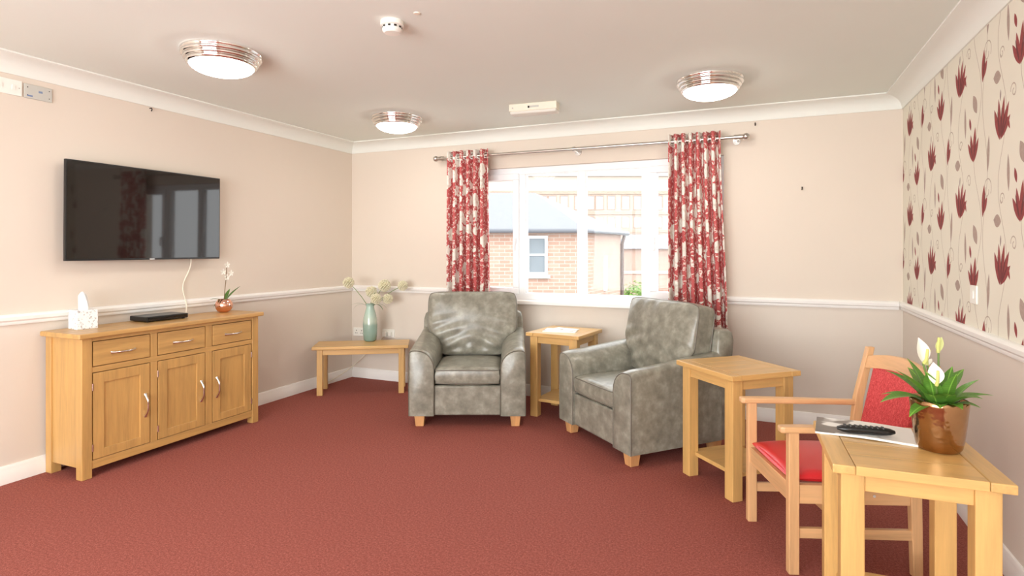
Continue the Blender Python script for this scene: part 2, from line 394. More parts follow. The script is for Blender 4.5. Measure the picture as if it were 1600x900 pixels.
def curtain(x0, x1, b0, b1, zb, npl, label, seed):
    rnd = random.Random(seed)
    c = thing('curtain', label, 'curtain', (0, YR, 0), group='floral curtains at the window')
    NX, NZ = npl*16, 34; zt = ZR+.055
    V = []; UV = []; F_ = []
    ph = [rnd.uniform(-.35, .35) for _ in range(npl+2)]; am = [rnd.uniform(.8, 1.15) for _ in range(npl+2)]
    prev = None; arcl = 0; us = []
    for i in range(NX+1):
        s = i/NX; y = .11*abs(math.cos(PI*npl*s)); x = x0+(x1-x0)*s
        if prev: arcl += math.hypot(x-prev[0], y-prev[1])
        prev = (x, y); us.append(arcl)
    for j in range(NZ+1):
        t = j/NZ; z = zt+(zb-zt)*t; sg = t*t*(3-2*t)
        for i in range(NX+1):
            s = i/NX; kf = s*npl; ki = int(min(kf, npl-1))
            xx = (x0+(x1-x0)*s)*(1-sg)+(b0+(b1-b0)*s)*sg
            a = .052*(1+(am[ki]-1)*sg)
            xx += .007*math.sin(4*PI*npl*s+ph[ki]*.6)*(.2+.8*sg)*min(1, s*8, (1-s)*8)
            yy = a*(1.0-2.0*abs(math.cos(PI*npl*s))**.85)*(.75+.25*sg) + .006*math.sin(3*z+9*s)*sg
            V.append((xx, yy, z)); UV.append((us[i], z))
    for j in range(NZ):
        for i in range(NX):
            a = j*(NX+1)+i; F_.append((a, a+NX+1, a+NX+2, a+1))
    me = bpy.data.meshes.new('cloth'); me.from_pydata(V, [], F_); ul = me.uv_layers.new(name='UVMap')
    for lp in me.loops: ul.data[lp.index].uv = UV[lp.vertex_index]
    me.polygons.foreach_set('use_smooth', [True]*len(me.polygons)); me.materials.append(M['curtain'])
    o = bpy.data.objects.new('cloth', me); COL.objects.link(o); o.parent = c
    sd = o.modifiers.new('solid', 'SOLIDIFY'); sd.thickness = .002
    em = None
    for i in range(npl*2-1):
        x = x0+(x1-x0)*(i+1)/(npl*2)
        if em is None:
            mm = MB(); mm.tube([(0, .0235*math.cos(a*PI/8), .0235*math.sin(a*PI/8)) for a in range(16)], .0055, 8, True)
            e = mm.build('eyelet', M['steel'], c, smooth=60); em = e.data
        else:
            e = bpy.data.objects.new('eyelet', em); COL.objects.link(e); e.parent = c
        e.location = (x, 0, ZR); e.rotation_euler = (0, 0, math.radians(62 if i % 2 else -62))
    return c
curtain(-2.665, -2.245, -2.665, -2.225, .60, 6, 'pink and white floral curtain gathered behind the front-facing armchair', 3)
curtain(-.672, -.285, -.668, -.232, .60, 7, 'pink and white floral curtain gathered behind the angled armchair', 5)

# ------------------------------------------------------------------ sideboard  (front faces +X)
OB = M['board']
sb = thing('sideboard', 'long oak sideboard with three drawers over three panelled doors', 'sideboard', (XL+.022, 2.02, 0))
D = .345; Lb = 1.243; Ht = .834        # depth, length, height
m = MB()
for px_ in (0, D-.055):
    for py_ in (0, Lb-.055):
        bx(px_, px_+.055, py_, py_+.055, 0, Ht-.03).build('leg', OB[2], sb, .003)
for py_ in (.008, Lb-.028):
    bx(.055, D-.055, py_, py_+.02, .065, Ht-.03).build('side_panel', OB[2], sb)
bx(.006, .016, .055, Lb-.055, .06, Ht-.03).build('back_panel', OB[1], sb)
bx(.016, D-.02, .03, Lb-.03, .062, .078).build('bottom_panel', OB[1], sb)
tp = bx(-.002, D+.028, -.03, Lb+.03, Ht-.03, Ht).build('top', OB[1], sb, .007, seg=3)
xf = D-.004
m = MB(); m.box(xf-.022, xf, .055, Lb-.055, .05, .098); m.build('bottom_rail', OB[1], sb, .002)
bx(xf-.022, xf, .055, Lb-.055, .782, Ht-.03).build('top_rail', OB[1], sb, .002)
bx(xf-.022, xf, .055, Lb-.055, .602, .634).build('middle_rail', OB[1], sb, .002)
cols = [(.058, .400), (.448, .790), (.845, 1.182)]
for a, b in ((.402, .446), (.792, .843)):
    bx(xf-.022, xf, a, b, .098, .602).build('stile', OB[2], sb, .002); bx(xf-.022, xf, a, b, .634, .782).build('stile', OB[2], sb, .002)
def bow(m, p0, p1, out, r=.0065):
    p0 = Vector(p0); p1 = Vector(p1); pts = []
    for i in range(13):
        s = i/12; q = p0.lerp(p1, s); q.x += out*min(1, math.sin(PI*s)*1.25); pts.append(q)
    m.tube(pts, lambda s: r*(1.25-.45*math.sin(PI*s)+(.35 if s in (0, 1) else 0)), 8)
for i, (a, b) in enumerate(cols):
    dr = bx(xf-.30, xf+.002, a+.004, b-.004, .638, .778).build('drawer', OB[1], sb, .002)
    c = (a+b)/2; m = MB(); bow(m, (xf+.002, c-.068, .703), (xf+.002, c+.068, .703), .028); m.build('handle', M['handle'], dr, smooth=50)
    # frame-and-panel door, one mesh for the frame
    dm = MB(); x0_, x1_ = xf-.018, xf+.001; z0_, z1_ = .101, .598
    dm.box(x0_, x1_, a+.004, a+.065, z0_, z1_); dm.box(x0_, x1_, b-.065, b-.004, z0_, z1_); dm.box(x0_, x1_, a+.065, b-.065, z0_, z0_+.05); dm.box(x0_, x1_, a+.065, b-.065, z1_-.062, z1_)
    dr = dm.build('door', OB[2], sb, .002)
    bx(x0_+.002, x1_-.008, a+.06, b-.06, z0_+.045, z1_-.055).build('door_panel', OB[2], dr)
    hy = (b-.034) if i < 2 else (a+.034)
    m = MB(); bow(m, (xf+.001, hy, .272), (xf+.001, hy, .410), .028); m.build('handle', M['handle'], dr, smooth=50)
    gy = (a+.001) if i < 2 else (b-.001)
    for z in (.17, .52):
        m = MB(); m.tube([(xf+.001, gy, z-.02), (xf+.001, gy, z+.02)], .005, 8); m.build('hinge', M['handle'], dr, smooth=50)
SBX = XL+.022

# ------------------------------------------------------------------ television
tv = thing('television', 'large black flat television mounted on the wall above the sideboard', 'television', (XL, 2.625, 1.548))
tv.rotation_euler = (0, math.radians(.5), 0)
bx(.064, .084, -.534, .534, -.306, .306).build('bezel', M['black'], tv, .003)
bx(.030, .064, -.42, .42, -.25, .20).build('rear_housing', M['black'], tv, .01)
bx(.0835, .0848, -.526, .526, -.294, .299).build('screen', M['screen'], tv)
bx(.084, .0856, -.018, .018, -.304, -.298).build('badge', M['handle'], tv)
bx(.022, .032, -.2, .2, -.12, .12).build('wall_bracket', M['dark'], tv)
m = MB(); pts = []
for i in range(25):
    s = i/24; pts.append((XL+.045-.03*math.sin(PI*s)+.0*s, 2.945-.05*s+.016*math.sin(s*9), 1.26-(1.26-.842)*s))
tag(m.tube(pts, .0045, 6).build('power_cable', M['cream_plastic'], smooth=60), 'thin white cable hanging from the television to the sideboard', 'cable')

# ------------------------------------------------------------------ things on the sideboard
def tissue_mat():
    t = NT('speckled_card'); o = t.obj()
    v = t.n('ShaderNodeTexVoronoi', ins={'Vector': o, 'Scale': 60.0}).outputs['Distance']
    nz = t.noise(o, 55, 3, .6, 1.5)
    f = t.math('MULTIPLY', t.math('GREATER_THAN', nz, .56), t.math('LESS_THAN', v, .5))
    return t.done(t.bsdf(t.mix(t.math('MULTIPLY', f, .75), lin(240, 238, 236), lin(150, 144, 142)), .5))
tis = thing('tissue_box', 'white speckled cube tissue box with a tissue pulled up', 'tissue box', (SBX+.105, 2.165, Ht), math.radians(-8))
tb_m = MB(); s_ = .056
tb_m.box(-s_, s_, -s_, s_, 0, .115); tb_m.build('carton', tissue_mat(), tis, .003)
m = MB(); rings = []
for j in range(9):
    t = j/8; r = .037*(1-.2*t)*(1 if j < 7 else (.75 if j == 7 else .3)); rings.append([(r*(1+.28*math.sin(3*a*2*PI/24+j*.5))*math.cos(a*2*PI/24)+.006*math.sin(t*5), .55*r*(1+.3*math.cos(5*a*2*PI/24-j*.3))*math.sin(a*2*PI/24),   .113+.108*t) for a in range(24)])
m.loft(rings); m.build('tissue', plain('tissue_paper', lin(246, 246, 246), .9), tis, smooth=70)
stb = thing('set_top_box', 'flat black set-top box on the sideboard', 'set-top box', (SBX+.115, 2.64, Ht), math.radians(-2))
bx(-.09, .09, -.145, .145, .005, .037).build('case', M['black'], stb, .006)
bx(.0895, .0906, -.135, .135, .012, .03).build('front_panel', M['screen'], stb)
for a in (-.07, .07):
    for b in (-.12, .12): m = MB(); m.lathe([(.01, 0), (.01, .006)], 12, (a, b, 0)); m.build('foot', M['rubber'], stb)

def leaf_mesh(L, w, bend, fold=.25, n=9, twist=0):
    m = MB(); V = []; F_ = []
    x = z = 0; ang = 0
    for i in range(n+1):
        s = i/n; ww = w*math.sin(PI*s**.85) if 0 < i < n else .0012
        tw = twist*s
        for k in (-1, -.5, 0, .5, 1):
            yy = k*ww/2; zz = abs(k)*fold*ww/2
            V.append((x+(-math.sin(ang))*zz, yy*math.cos(tw)-zz*math.sin(tw)*.5, z+math.cos(ang)*zz+yy*math.sin(tw)))
        ang = -bend*s*1.0
        x += L/n*math.cos(ang); z += L/n*math.sin(ang)
    for i in range(n):
        for k in range(4):
            a = i*5+k; F_.append((a, a+5, a+6, a+1))
    return m.add(V, F_)
def leaf_mat(name, c0, c1, rough=.35):
    t = NT(name); o = t.obj(); sp = t.n('ShaderNodeSeparateXYZ', ins={0: o})
    rib = t.math('LESS_THAN', t.math('ABSOLUTE', sp.outputs[1]), .0016)
    w = t.n('ShaderNodeTexWave', ins={'Vector': o, 'Scale': 40.0, 'Distortion': 2.0}).outputs[1]
    c = t.mix(t.math('ADD', t.math('MULTIPLY', t.noise(o, 22, 3), .75), t.math('MULTIPLY', w, .12)), c0, c1)
    c = t.mix(t.math('MULTIPLY', rib, .6), c, tuple(min(1, x*1.8) for x in c1[:3])+(1,))
    p = t.bsdf(c, rough); tr = t.n('ShaderNodeBsdfTranslucent', ins={0: c1}).outputs[0]
    return t.done(t.n('ShaderNodeMixShader', ins={0: .18, 1: p, 2: tr}).outputs[0])
M['leaf'] = leaf_mat('glossy_leaf', lin(48, 104, 36), lin(128, 176, 72))
M['leaf_dark'] = leaf_mat('orchid_leaf', lin(52, 92, 40), lin(98, 132, 62))
M['stem'] = plain('green_stem', lin(110, 138, 70), .5)
M['soil'] = plain('soil', lin(52, 38, 30), .95, 0, .4, 80, .6, 60)
M['petal'] = plain('white_petal', lin(244, 242, 232), .5, 0, .02)
M['yellow'] = plain('pale_green_spadix', lin(206, 208, 122), .7, 0, .1, 90, .4, 120)
M['copper'] = plain('polished_copper', (.86, .48, .36, 1), .12, 1, .06, 20)

orc = thing('potted_orchid', 'small white orchid in a round polished copper pot on the sideboard', 'potted plant', (SBX+.115, 3.15, Ht)); orc.scale = (1.13, 1.13, 1.13)
m = MB(); m.lathe([(.024, 0), (.040, .010), (.053, .030), (.056, .047), (.052, .066), (.040, .083), (.034, .088), (.031, .086), (.034, .076), (.03, .07)], 28); m.build('pot', M['copper'], orc, smooth=60)
m = MB(); m.lathe([(.001, .074), (.033, .075)], 20, caps=False); m.build('soil', M['soil'], orc)
for az, el, L, w, bd in ((72, 50, .135, .034, .25), (250, 30, .085, .026, .9), (235, -12, .075, .022, 1.2), (110, 62, .10, .026, .5)):
    leaf_mesh(L, w, bd).build('leaf', M['leaf_dark'], orc, smooth=60, loc=(.012*math.cos(math.radians(az)), .012*math.sin(math.radians(az)), .078), rot=(0, -math.radians(el), math.radians(az)))
m = MB(); m.tube([(0, 0, .075), (.004, .004, .15), (.0, .016, .22), (0, .022, .29), (0, .018, .325)], .0028, 6); st = m.build('stem', plain('brown_stem', lin(120, 98, 66), .6), orc, smooth=60)
for (dx, dy, dz) in ((.008, .046, .262), (-.004, -.006, .272), (.006, .018, .318), (0, .02, .235)):
    m = MB()
    for k in range(5):
        a = 2*PI*k/5+.3; V = []
        V = [(dx, dy, dz), (dx+.006, dy+.016*math.cos(a-.5), dz+.016*math.sin(a-.5)), (dx+.004, dy+.024*math.cos(a), dz+.024*math.sin(a)), (dx+.006, dy+.016*math.cos(a+.5), dz+.016*math.sin(a+.5))]
        m.add(V, [(0, 1, 2, 3)])
    m.ball((dx+.005, dy, dz), .003, 6); m.build('flower', M['petal'], orc)

# ------------------------------------------------------------------ armchairs  (front = -Y)
LE = M['leather']
def cushion(wf, h, t, bulge, nu=36, nv=36, wr=None, cr=.05):
    """boxed cushion: width along x, height along z, front towards -y; returns mesh and front/back edge loops"""
    m = MB(); G = {}
    def outline(u, v):
        w = wf(v); x = u*w*(1-cr*abs(v)**9); z = v*h/2*(1-cr*abs(u)**9*(w/(h/2))*.9)
        return x, z
    def sheet(sgn):
        V = []
        for j in range(nv+1):
            v = math.sin(PI/2*(-1+2*j/nv)*.999)
            for i in range(nu+1):
                u = math.sin(PI/2*(-1+2*i/nu)*.999)
                x, z = outline(u, v)
                e = (1-u**2)*(1-v**2)
                d = t/2-.012+.012*min(1, 6*e)**.5+bulge*(e**.5)
                if wr and sgn < 0: d += wr(u, v)*min(1, 5*e)
                V.append((x, sgn*d, z))
        return V
    n1 = nu+1
    Fr = sheet(-1); Bk = sheet(1)
    fs = [(j*n1+i, j*n1+i+1, (j+1)*n1+i+1, (j+1)*n1+i) for j in range(nv) for i in range(nu)]
    per = [i for i in range(nu)]+[j*n1+nu for j in range(nv)]+[nv*n1+i for i in range(nu, 0, -1)]+[j*n1 for j in range(nv, 0, -1)]
    N = len(Fr); V = Fr+Bk; F_ = fs+[tuple(N+i for i in f[::-1]) for f in fs]
    mid = []
    for i in per:
        x, z = Fr[i][0], Fr[i][2]; r = math.hypot(x, z) or 1
        mid.append((x+.010*x/r, 0, z+.010*z/r))
    b0 = len(V); V += mid; P = len(per)
    for k in range(P):
        a, b = per[k], per[(k+1) % P]; ma, mb_ = b0+k, b0+(k+1) % P
        F_.append((a, ma, mb_, b)); F_.append((ma, N+a, N+b, mb_))
    m.add(V, F_)
    return m, [Fr[i] for i in per], [Bk[i] for i in per]
def armchair(label):
    ch = thing('armchair', label, 'armchair', group='grey leather armchairs')
    for sx in (-1, 1):
        for sy in (-1, 1):
            MB().frustum(sx*.355, sy*.325, 0, .092, .030, .040).build('foot', M['foot'][2], ch, .004)
    bx(-.25, .25, -.372, .34, .085, .305).build('base', LE, ch, .012, smooth=40)
    def prof(y, ins):
        T_ = .585+.065*max(0, (y+.30)/.60)**1.2 if y > -.30 else .585-.02*((-.30-y)/.09)**2
        pts = [(.245, .085)]
        pts += [(.245, .30), (.245, T_-.14)]
        pts += [(.375+.13*math.cos(math.radians(a)), (T_-.13)+.13*math.sin(math.radians(a))) for a in (165, 150, 135, 120, 105, 92)]
        pts += [(.398+.032*math.cos(math.radians(a)), (T_-.032)+.032*math.sin(math.radians(a))) for a in (85, 60, 40, 20, 0)]
        pts += [(.432, .30), (.430, .085)]
        cx_, cz_ = .338, .36
        return [(cx_+(x-cx_)*(1-ins*5.5), cz_+(z-cz_)*(1-ins*2.2) if z > .1 else z) for x, z in pts]
    ys = [-.390, -.386, -.376, -.34, -.30, -.22, -.14, -.06, .02, .10, .18, .26, .32]
    for s in (-1, 1):
        rings = []
        for y in ys:
            ins = .018 if y < -.388 else (.006 if y < -.384 else 0)
            r = [(s*x, y, z) for x, z in prof(y, ins)]
            rings.append(r if s > 0 else r[::-1])
        m = MB(); m.loft(rings); ar = m.build('arm', LE, ch, smooth=50)
        m = MB(); m.tube([(s*x, -.386, z) for x, z in prof(-.386, .003)], .0042, 6); m.build('piping', M['piping'], ar, smooth=60)
    # back frame, leaning
    m = MB(); rings = []
    for z, y0_, y1_, w in ((.085, .25, .40, .425), (.30, .26, .41, .425), (.60, .29, .435, .425), (.72, .305, .45, .422), (.765, .315, .447, .410), (.785, .335, .435, .385)):
        rings.append([(-w, y0_+.012, z), (-w+.015, y0_, z), (w-.015, y0_, z), (w, y0_+.012, z), (w, y1_-.02, z), (w-.02, y1_, z), (-w+.02, y1_, z), (-w, y1_-.02, z)])
    m.loft(rings); m.build('back_frame', LE, ch, smooth=50)
    # seat cushion
    m, fr, bk = cushion(lambda v: .240, .56, .118, .018, cr=.03)
    sc = m.build('seat_cushion', LE, ch, smooth=60); sc.location = (0, -.100, .372); sc.rotation_euler = (math.radians(-90), 0, 0)
    for lp in (fr, bk):
        m = MB(); m.tube(lp, .0045, 6, True); m.build('piping', M['piping'], sc, smooth=70)
    # back cushion widening above the arms
    def wf(v):
        z = (v+1)/2; s = min(1, max(0, (z-.10)/.34)); s = s*s*(3-2*s); return .262+(.366-.262)*s
    def wr(u, v):
        d = 0
        for sx in (-1, 1):
            a = max(0, 1-math.hypot((u*sx-1.0)*.8, (v+.55)))
            d += .012*a*math.sin(16*(v+.5)+7*u*sx)
        a = max(0, 1-abs(v+.8)*1.6); d += .006*a*math.sin(9*u+2)
        a = max(0, (v-.55)/.45); d += .005*a*math.sin(17*u+1)
        d += .004*math.sin(5*u+3*v)*math.sin(4*v-2*u)
        return d
    m, fr, bk = cushion(wf, .515, .155, .045, 44, 44, wr)
    bc = m.build('back_cushion', LE, ch, smooth=60); bc.location = (0, .225, .690); bc.rotation_euler = (math.radians(-10), 0, 0)
    for lp in (fr, bk):
        m = MB(); m.tube(lp, .0048, 6, True); m.build('piping', M['piping'], bc, smooth=70)
    return ch
a1 = armchair('grey leather armchair facing forward between coffee table and window')
a1.location = (-2.139, 4.112, 0); a1.rotation_euler = (0, 0, math.radians(23.4))
a2 = dup(a1, (-.768, 3.982, 0), math.radians(-42.06), 'grey leather armchair turned sideways in front of the right curtain')

# ------------------------------------------------------------------ side tables
OT = M['table']
def side_table(label):
    t = thing('side_table', label, 'side table', group='square oak side tables')
    HX, HY, Z = .226, .240, .66       # top half sizes
    tw = .062
    for s in (-1, 1):
        a, b = sorted((s*HX, s*(HX-tw)))
        bx(a, b, -HY, HY, Z-.028, Z).build('end_board', OT[1], t, .004)
    xe = HX-tw
    for i in range(4):
        a = -HY+.003+i*(2*HY-.006)/4
        bx(-xe+.0008, xe-.0008, a+.0004, a+(2*HY-.006)/4-.0004, Z-.028, Z).build('top_board', OT[0], t, .002)
    lx, ly, lw = HX-.026, HY-.026, .064
    for sx in (-1, 1):
        for sy in (-1, 1):
            a, b = sorted((sx*lx, sx*(lx-lw))); c, d = sorted((sy*ly, sy*(ly-lw)))
            bx(a, b, c, d, 0, Z-.028).build('leg', OT[2], t, .004)
    for s in (-1, 1):
        a, b = sorted((s*(ly-.008), s*(ly-.030))); bx(-lx+lw, lx-lw, a, b, Z-.028-.055, Z-.028).build('apron', OT[0], t, .002)
        a, b = sorted((s*(lx-.008), s*(lx-.030))); bx(a, b, -ly+lw, ly-lw, Z-.028-.055, Z-.028).build('apron', OT[1], t, .002)
    m = MB(); i_ = lw*.6
    bx(-lx+i_, lx-i_, -ly+lw, ly-lw, .118, .140).build('shelf', OT[0], t, .002)
    bx(-lx+lw, lx-lw, -ly+.02, -ly+lw, .118, .140).build('shelf_edge', OT[0], t, .002)
    bx(-lx+lw, lx-lw, ly-lw, ly-.02, .118, .140).build('shelf_edge', OT[0], t, .002)
    return t
T3 = (.416, 2.238)
st3 = side_table('oak side table in the foreground holding the peace lily'); st3.location = (*T3, 0); st3.rotation_euler = (0, 0, math.radians(2))
st2 = dup(st3, (-.132, 3.478, 0), math.radians(42.5), 'bare oak side table with nothing on top beside the angled armchair')
T1 = (-1.448, 4.412)
st1 = dup(st3, (*T1, 0), math.radians(-7), 'oak side table with papers on it between the two armchairs')

# ------------------------------------------------------------------ coffee table in the corner
ct = thing('coffee_table', 'low oblong oak table standing across the room corner under a vase', 'coffee table', (-3.40, 4.362, 0), math.radians(31.5))
bx(-.425, .425, -.175, .175, .412, .44).build('top', OT[0], ct, .006)
for sx in (-1, 1):
    for sy in (-1, 1):
        a, b = sorted((sx*.385, sx*.335)); c, d = sorted((sy*.15, sy*.10)); bx(a, b, c, d, 0, .412).build('leg', OT[2], ct, .003)
for s in (-1, 1):
    a, b = sorted((s*.142, s*.120)); bx(-.335, .335, a, b, .362, .412).build('apron', OT[0], ct, .002)
    a, b = sorted((s*.377, s*.355)); bx(a, b, -.10, .10, .362, .412).build('apron', OT[1], ct, .002)

# ------------------------------------------------------------------ vase and ball flowers
def vase_mat():
    t = NT('sea_green_glaze'); o = t.obj(); sp = t.n('ShaderNodeSeparateXYZ', ins={0: o})
    zz = t.math('ADD', sp.outputs[2], t.math('MULTIPLY', t.math('SUBTRACT', t.noise(o, 25, 3), .5), .05))
    c = t.ramp(t.math('DIVIDE', zz, .34), [(.0, lin(128, 158, 148)), (.42, lin(146, 172, 160)), (.52, lin(186, 202, 186)), (.9, lin(176, 204, 190))])
    return t.done(t.bsdf(c, .18, 0, t.noise(o, 40, 2), .06, .003, Coat_Weight=.5))
VX, VY = -3.42, 4.50
vase = thing('vase', 'tall sea-green glazed vase on the low corner table', 'vase', (VX, VY, .44))
m = MB(); m.lathe([(.045, 0), (.060, .012), (.066, .07), (.068, .15), (.062, .21), (.048, .265), (.036, .305), (.036, .325), (.042, .34), (.038, .338), (.032, .32), (.032, .30), (.044, .26), (.05, .2)], 32)
m.build('body', vase_mat(), vase, smooth=60).scale = (1, 1, 1.04)
M['cream_petal'] = plain('cream_florets', lin(240, 234, 208), .7, 0, .06, 60)
rf = random.Random(11)
fl_specs = [((-.206, .0, .555), .050, 'leaning furthest left out of the vase'), ((.129, .03, .525), .056, 'uppermost on the right of the vase'),
            ((.305, .03, .525), .046, 'leaning furthest right out of the vase'), ((.005, .02, .465), .052, 'upright just above the vase mouth'),
            ((.070, -.06, .405), .048, 'lowest and nearest at the vase mouth'), ((.168, .0, .40), .046, 'low on the right beside the vase mouth')]
for i, ((u, d, z), r, txt) in enumerate(fl_specs):
    h = RV*u+FV*d
    f = thing('ball_flower', 'cream ball-shaped flower '+txt, 'flower', (VX, VY, .44), 0, 'cream ball flowers in the vase')
    m = MB(); top = Vector((h.x, h.y, z)); side = Vector((h.x, h.y, 0)); side = side.normalized()*.018
    p0 = Vector((-side.x*.5, -side.y*.5, .06)); p1 = Vector((side.x, side.y, .325)); pts = [p0, p0.lerp(p1, .5), p1]
    for s in (.33, .66, 1): pts.append(p1.lerp(top, s)+Vector((0, 0, .02*math.sin(PI*s))))
    m.tube(pts, .003, 6); m.build('stem', M['stem'], f, smooth=60)
    m = MB()
    for k in range(110):
        zz = 1-2*(k+.5)/110; a = k*2.39996; rr = math.sqrt(1-zz*zz)
        n = Vector((rr*math.cos(a), rr*math.sin(a), zz)); q = top+n*r*rf.uniform(.86, 1.05)
        t1 = n.orthogonal().normalized(); t2 = n.cross(t1); s_ = r*.20
        V = [q-n*r*.45]
        for e in range(5):
            b = 2*PI*e/5; V.append(q+(t1*math.cos(b)+t2*math.sin(b))*s_+n*r*.06)
        m.add(V, [(0, 1+e, 1+(e+1) % 5) for e in range(5)])
    m.ball(tuple(top), r*.72, 12); m.build('flower_head', M['cream_petal'], f)
    if i in (0, 3, 4, 5):
        az = YAW+{0: PI, 3: PI+.5, 4: -.5, 5: .1}[i]
        leaf_mesh(.17, .016, 2.0 if i != 3 else 1.2, .2, 10).build('leaf', M['leaf_dark'], f, smooth=60, loc=(.02*math.cos(az), .02*math.sin(az), .325), rot=(0, -math.radians(40), az))
m = MB(); leaf_mesh(.2, .014, .3, .2, 10).build('leaf', M['leaf_dark'], [o for o in COL.objects if o.name.startswith('ball_flower')][1], smooth=60, loc=(0, 0, .31), rot=(0, -math.radians(78), YAW))

# ------------------------------------------------------------------ sockets, switches, cable, ceiling things
def plate(name, label, cat, loc, rz, w, h, mat, extra=None):
    t = thing(name, label, cat, loc, rz)        # local: plate in XZ, facing -Y
    bx(-w/2, w/2, -.009, 0, -h/2, h/2).build('face_plate', mat, t, .003)
    if extra: extra(t)
    return t
def sock(t):
    for x in (-.033, .033):
        m = MB(); m.box(x-.004, x+.004, -.0105, -.008, .010, .020); m.box(x-.013, x-.005, -.0105, -.008, -.014, -.008); m.box(x+.005, x+.013, -.0105, -.008, -.014, -.008); m.build('pin_holes', M['rubber'], t)
        bx(x-.006, x+.006, -.013, -.008, .026, .036).build('rocker', M['plastic'], t, .001)
plate('wall_socket', 'white double wall socket close to the room corner behind the vase', 'socket', (-3.79, YB, .465), 0, .146, .086, M['plastic'], sock)
def plug(t):
    bx(-.05, -.005, -.045, -.008, -.03, .022).build('plug', M['plastic'], t, .006); bx(.02, .05, -.04, -.008, -.025, .02).build('plug', M['plastic'], t, .006)
plate('wall_socket', 'white wall socket with two plugs to the right of the vase', 'socket', (-3.43, YB, .470), 0, .146, .086, M['plastic'], plug)
m = MB(); pts = []
for i in range(25):
    s = i/24; x = -3.45+(-3.835+3.45)*min(1, s*1.5); y = YB-.03 if s < .66 else YB-.03-(s-.66)*1.3
    pts.append((x, y-.02*math.sin(PI*s), .42*(1-s)**1.6+.03+.06*math.sin(PI*s)*(1-s)))
tag(m.tube(pts, .005, 6).build('power_cable', M['cream_plastic'], smooth=60), 'white cable drooping from the socket under the low corner table', 'cable')
def rk(t):
    for x in (-.03, .03): bx(x-.008, x+.008, -.0125, -.008, -.014, .014).build('rocker', M['plastic'], t, .001)
    for x in (-.058, .058):
        m = MB(); m.tube([(x, -.0095, 0), (x, -.008, 0)], .004, 8); m.build('screw', M['steel'], t)
plate('wall_switch', 'white switch plate high on the wall at the far left', 'switch', (XL, 1.838, 2.228), PI/2, .146, .088, M['plastic'], rk)
def pan(t):
    m = MB()
    for x, z in ((-.055, .022), (.055, .022), (-.055, -.022), (.055, -.022)): m.tube([(x, -.0095, z), (x, -.008, z)], .003, 8)
    m.build('screws', M['dark'], t)
    bx(-.058, -.03, -.0098, -.008, -.03, -.022).build('printed_mark', plain('blue_print', lin(110, 130, 170), .5), t)
    bx(.0, .02, -.0098, -.008, .0, .012).build('printed_mark', plain('blue_print', lin(130, 146, 176), .5), t)
plate('control_panel', 'grey control plate high on the wall beside the white switch', 'control panel', (XL, 1.992, 2.225), PI/2, .142, .082, M['grey_plastic'], pan)
def rk1(t): bx(-.012, .012, -.013, -.008, -.018, .018).build('rocker', M['plastic'], t, .001)
plate('wall_switch', 'small white switch on the tulip wallpaper', 'switch', (XR, 3.322, 1.10), -PI/2, .086, .086, M['plastic'], rk1)
def hook(loc, d, label):
    m = MB(); p = Vector(loc); d = Vector(d); m.tube([p+d*.001, p+d*.02, p+d*.024+Vector((0, 0, -.012)), p+d*.016+Vector((0, 0, -.02))], .004, 6)
    tag(m.build('wall_hook', M['dark'], smooth=60), label, 'hook')
hook((XL, 2.665, 2.288), (1, 0, 0), 'tiny dark hook under the coving above the television')
hook((-.043, YB, 2.282), (0, -1, 0), 'tiny dark hook above the right end of the curtain rod')
hook((.279, YB, 1.776), (0, -1, 0), 'tiny dark nail in the bare wall right of the window')

def ceiling_light(loc, label):
    t = thing('ceiling_light', label, 'ceiling light', (loc[0], loc[1], ZC), group='round chrome ceiling lights')
    m = MB(); prof = [(.205, 0), (.207, -.008), (.200, -.016)]
    for r0, z0 in ((.196, -.018), (.184, -.038), (.172, -.058)):
        prof += [(r0+.010*math.cos(math.radians(a)), z0-.009+.009*math.sin(math.radians(a))) for a in (80, 40, 0, -40, -80)]+[(r0-.005, z0-.0195)]
    prof += [(.160, -.078)]
    m.lathe(prof, 48, caps=False); m.build('chrome_rim', M['chrome'], t, smooth=80)
    m = MB(); m.lathe([(.166, -.070)]+[(.166*math.cos(math.radians(a)), -.070-.058*math.sin(math.radians(a))) for a in (10, 20, 30, 42, 55, 68, 80, 89.5)], 40, caps=False)
    m.build('glass_dome', M['lamp'], t, smooth=80)
ceiling_light((-2.736, 2.286), 'lit round chrome ceiling light nearest, above the television side')
ceiling_light((-2.752, 3.973), 'lit round chrome ceiling light furthest away near the left corner')
ceiling_light((-.303, 3.888), 'lit round chrome ceiling light on the right above the angled armchair')
sd = thing('smoke_detector', 'white round smoke detector on the ceiling', 'smoke detector', (-1.62, 2.30, ZC))
m = MB(); m.lathe([(.054, 0), (.056, -.022), (.050, -.026)], 28); m.build('base', M['plastic'], sd, smooth=40)
m = MB(); m.lathe([(.045, -.026), (.044, -.034), (.047, -.036), (.046, -.046), (.036, -.056), (.012, -.058)], 28); m.build('head', M['plastic'], sd, smooth=40)
for k in range(10):
    a = 2*PI*k/10; o = bx(-.006, .006, -.002, .002, -.034, -.027).build('vent', M['rubber'], sd); o.location = (.0455*math.cos(a), .0455*math.sin(a), 0); o.rotation_euler = (0, 0, a+PI/2)
m = MB(); m.lathe([(.016, 0), (.015, -.004), (.004, -.006)], 16, (-1.456, 2.262, ZC)); tag(m.build('ceiling_rosette', M['cream_plastic'], smooth=40), 'tiny flat disc on the ceiling beside the smoke detector', 'ceiling disc')
el = thing('emergency_light', 'oblong cream emergency light box on the ceiling before the window', 'emergency light', (-1.56, 4.02, ZC), math.radians(4))
bx(-.185, .185, -.045, .045, -.055, 0).build('housing', M['cream_plastic'], el, .005)
bx(-.180, .180, -.040, .060, -.075, -.05).build('diffuser', plain('frosted_diffuser', lin(226, 224, 214), .25), el, .01)
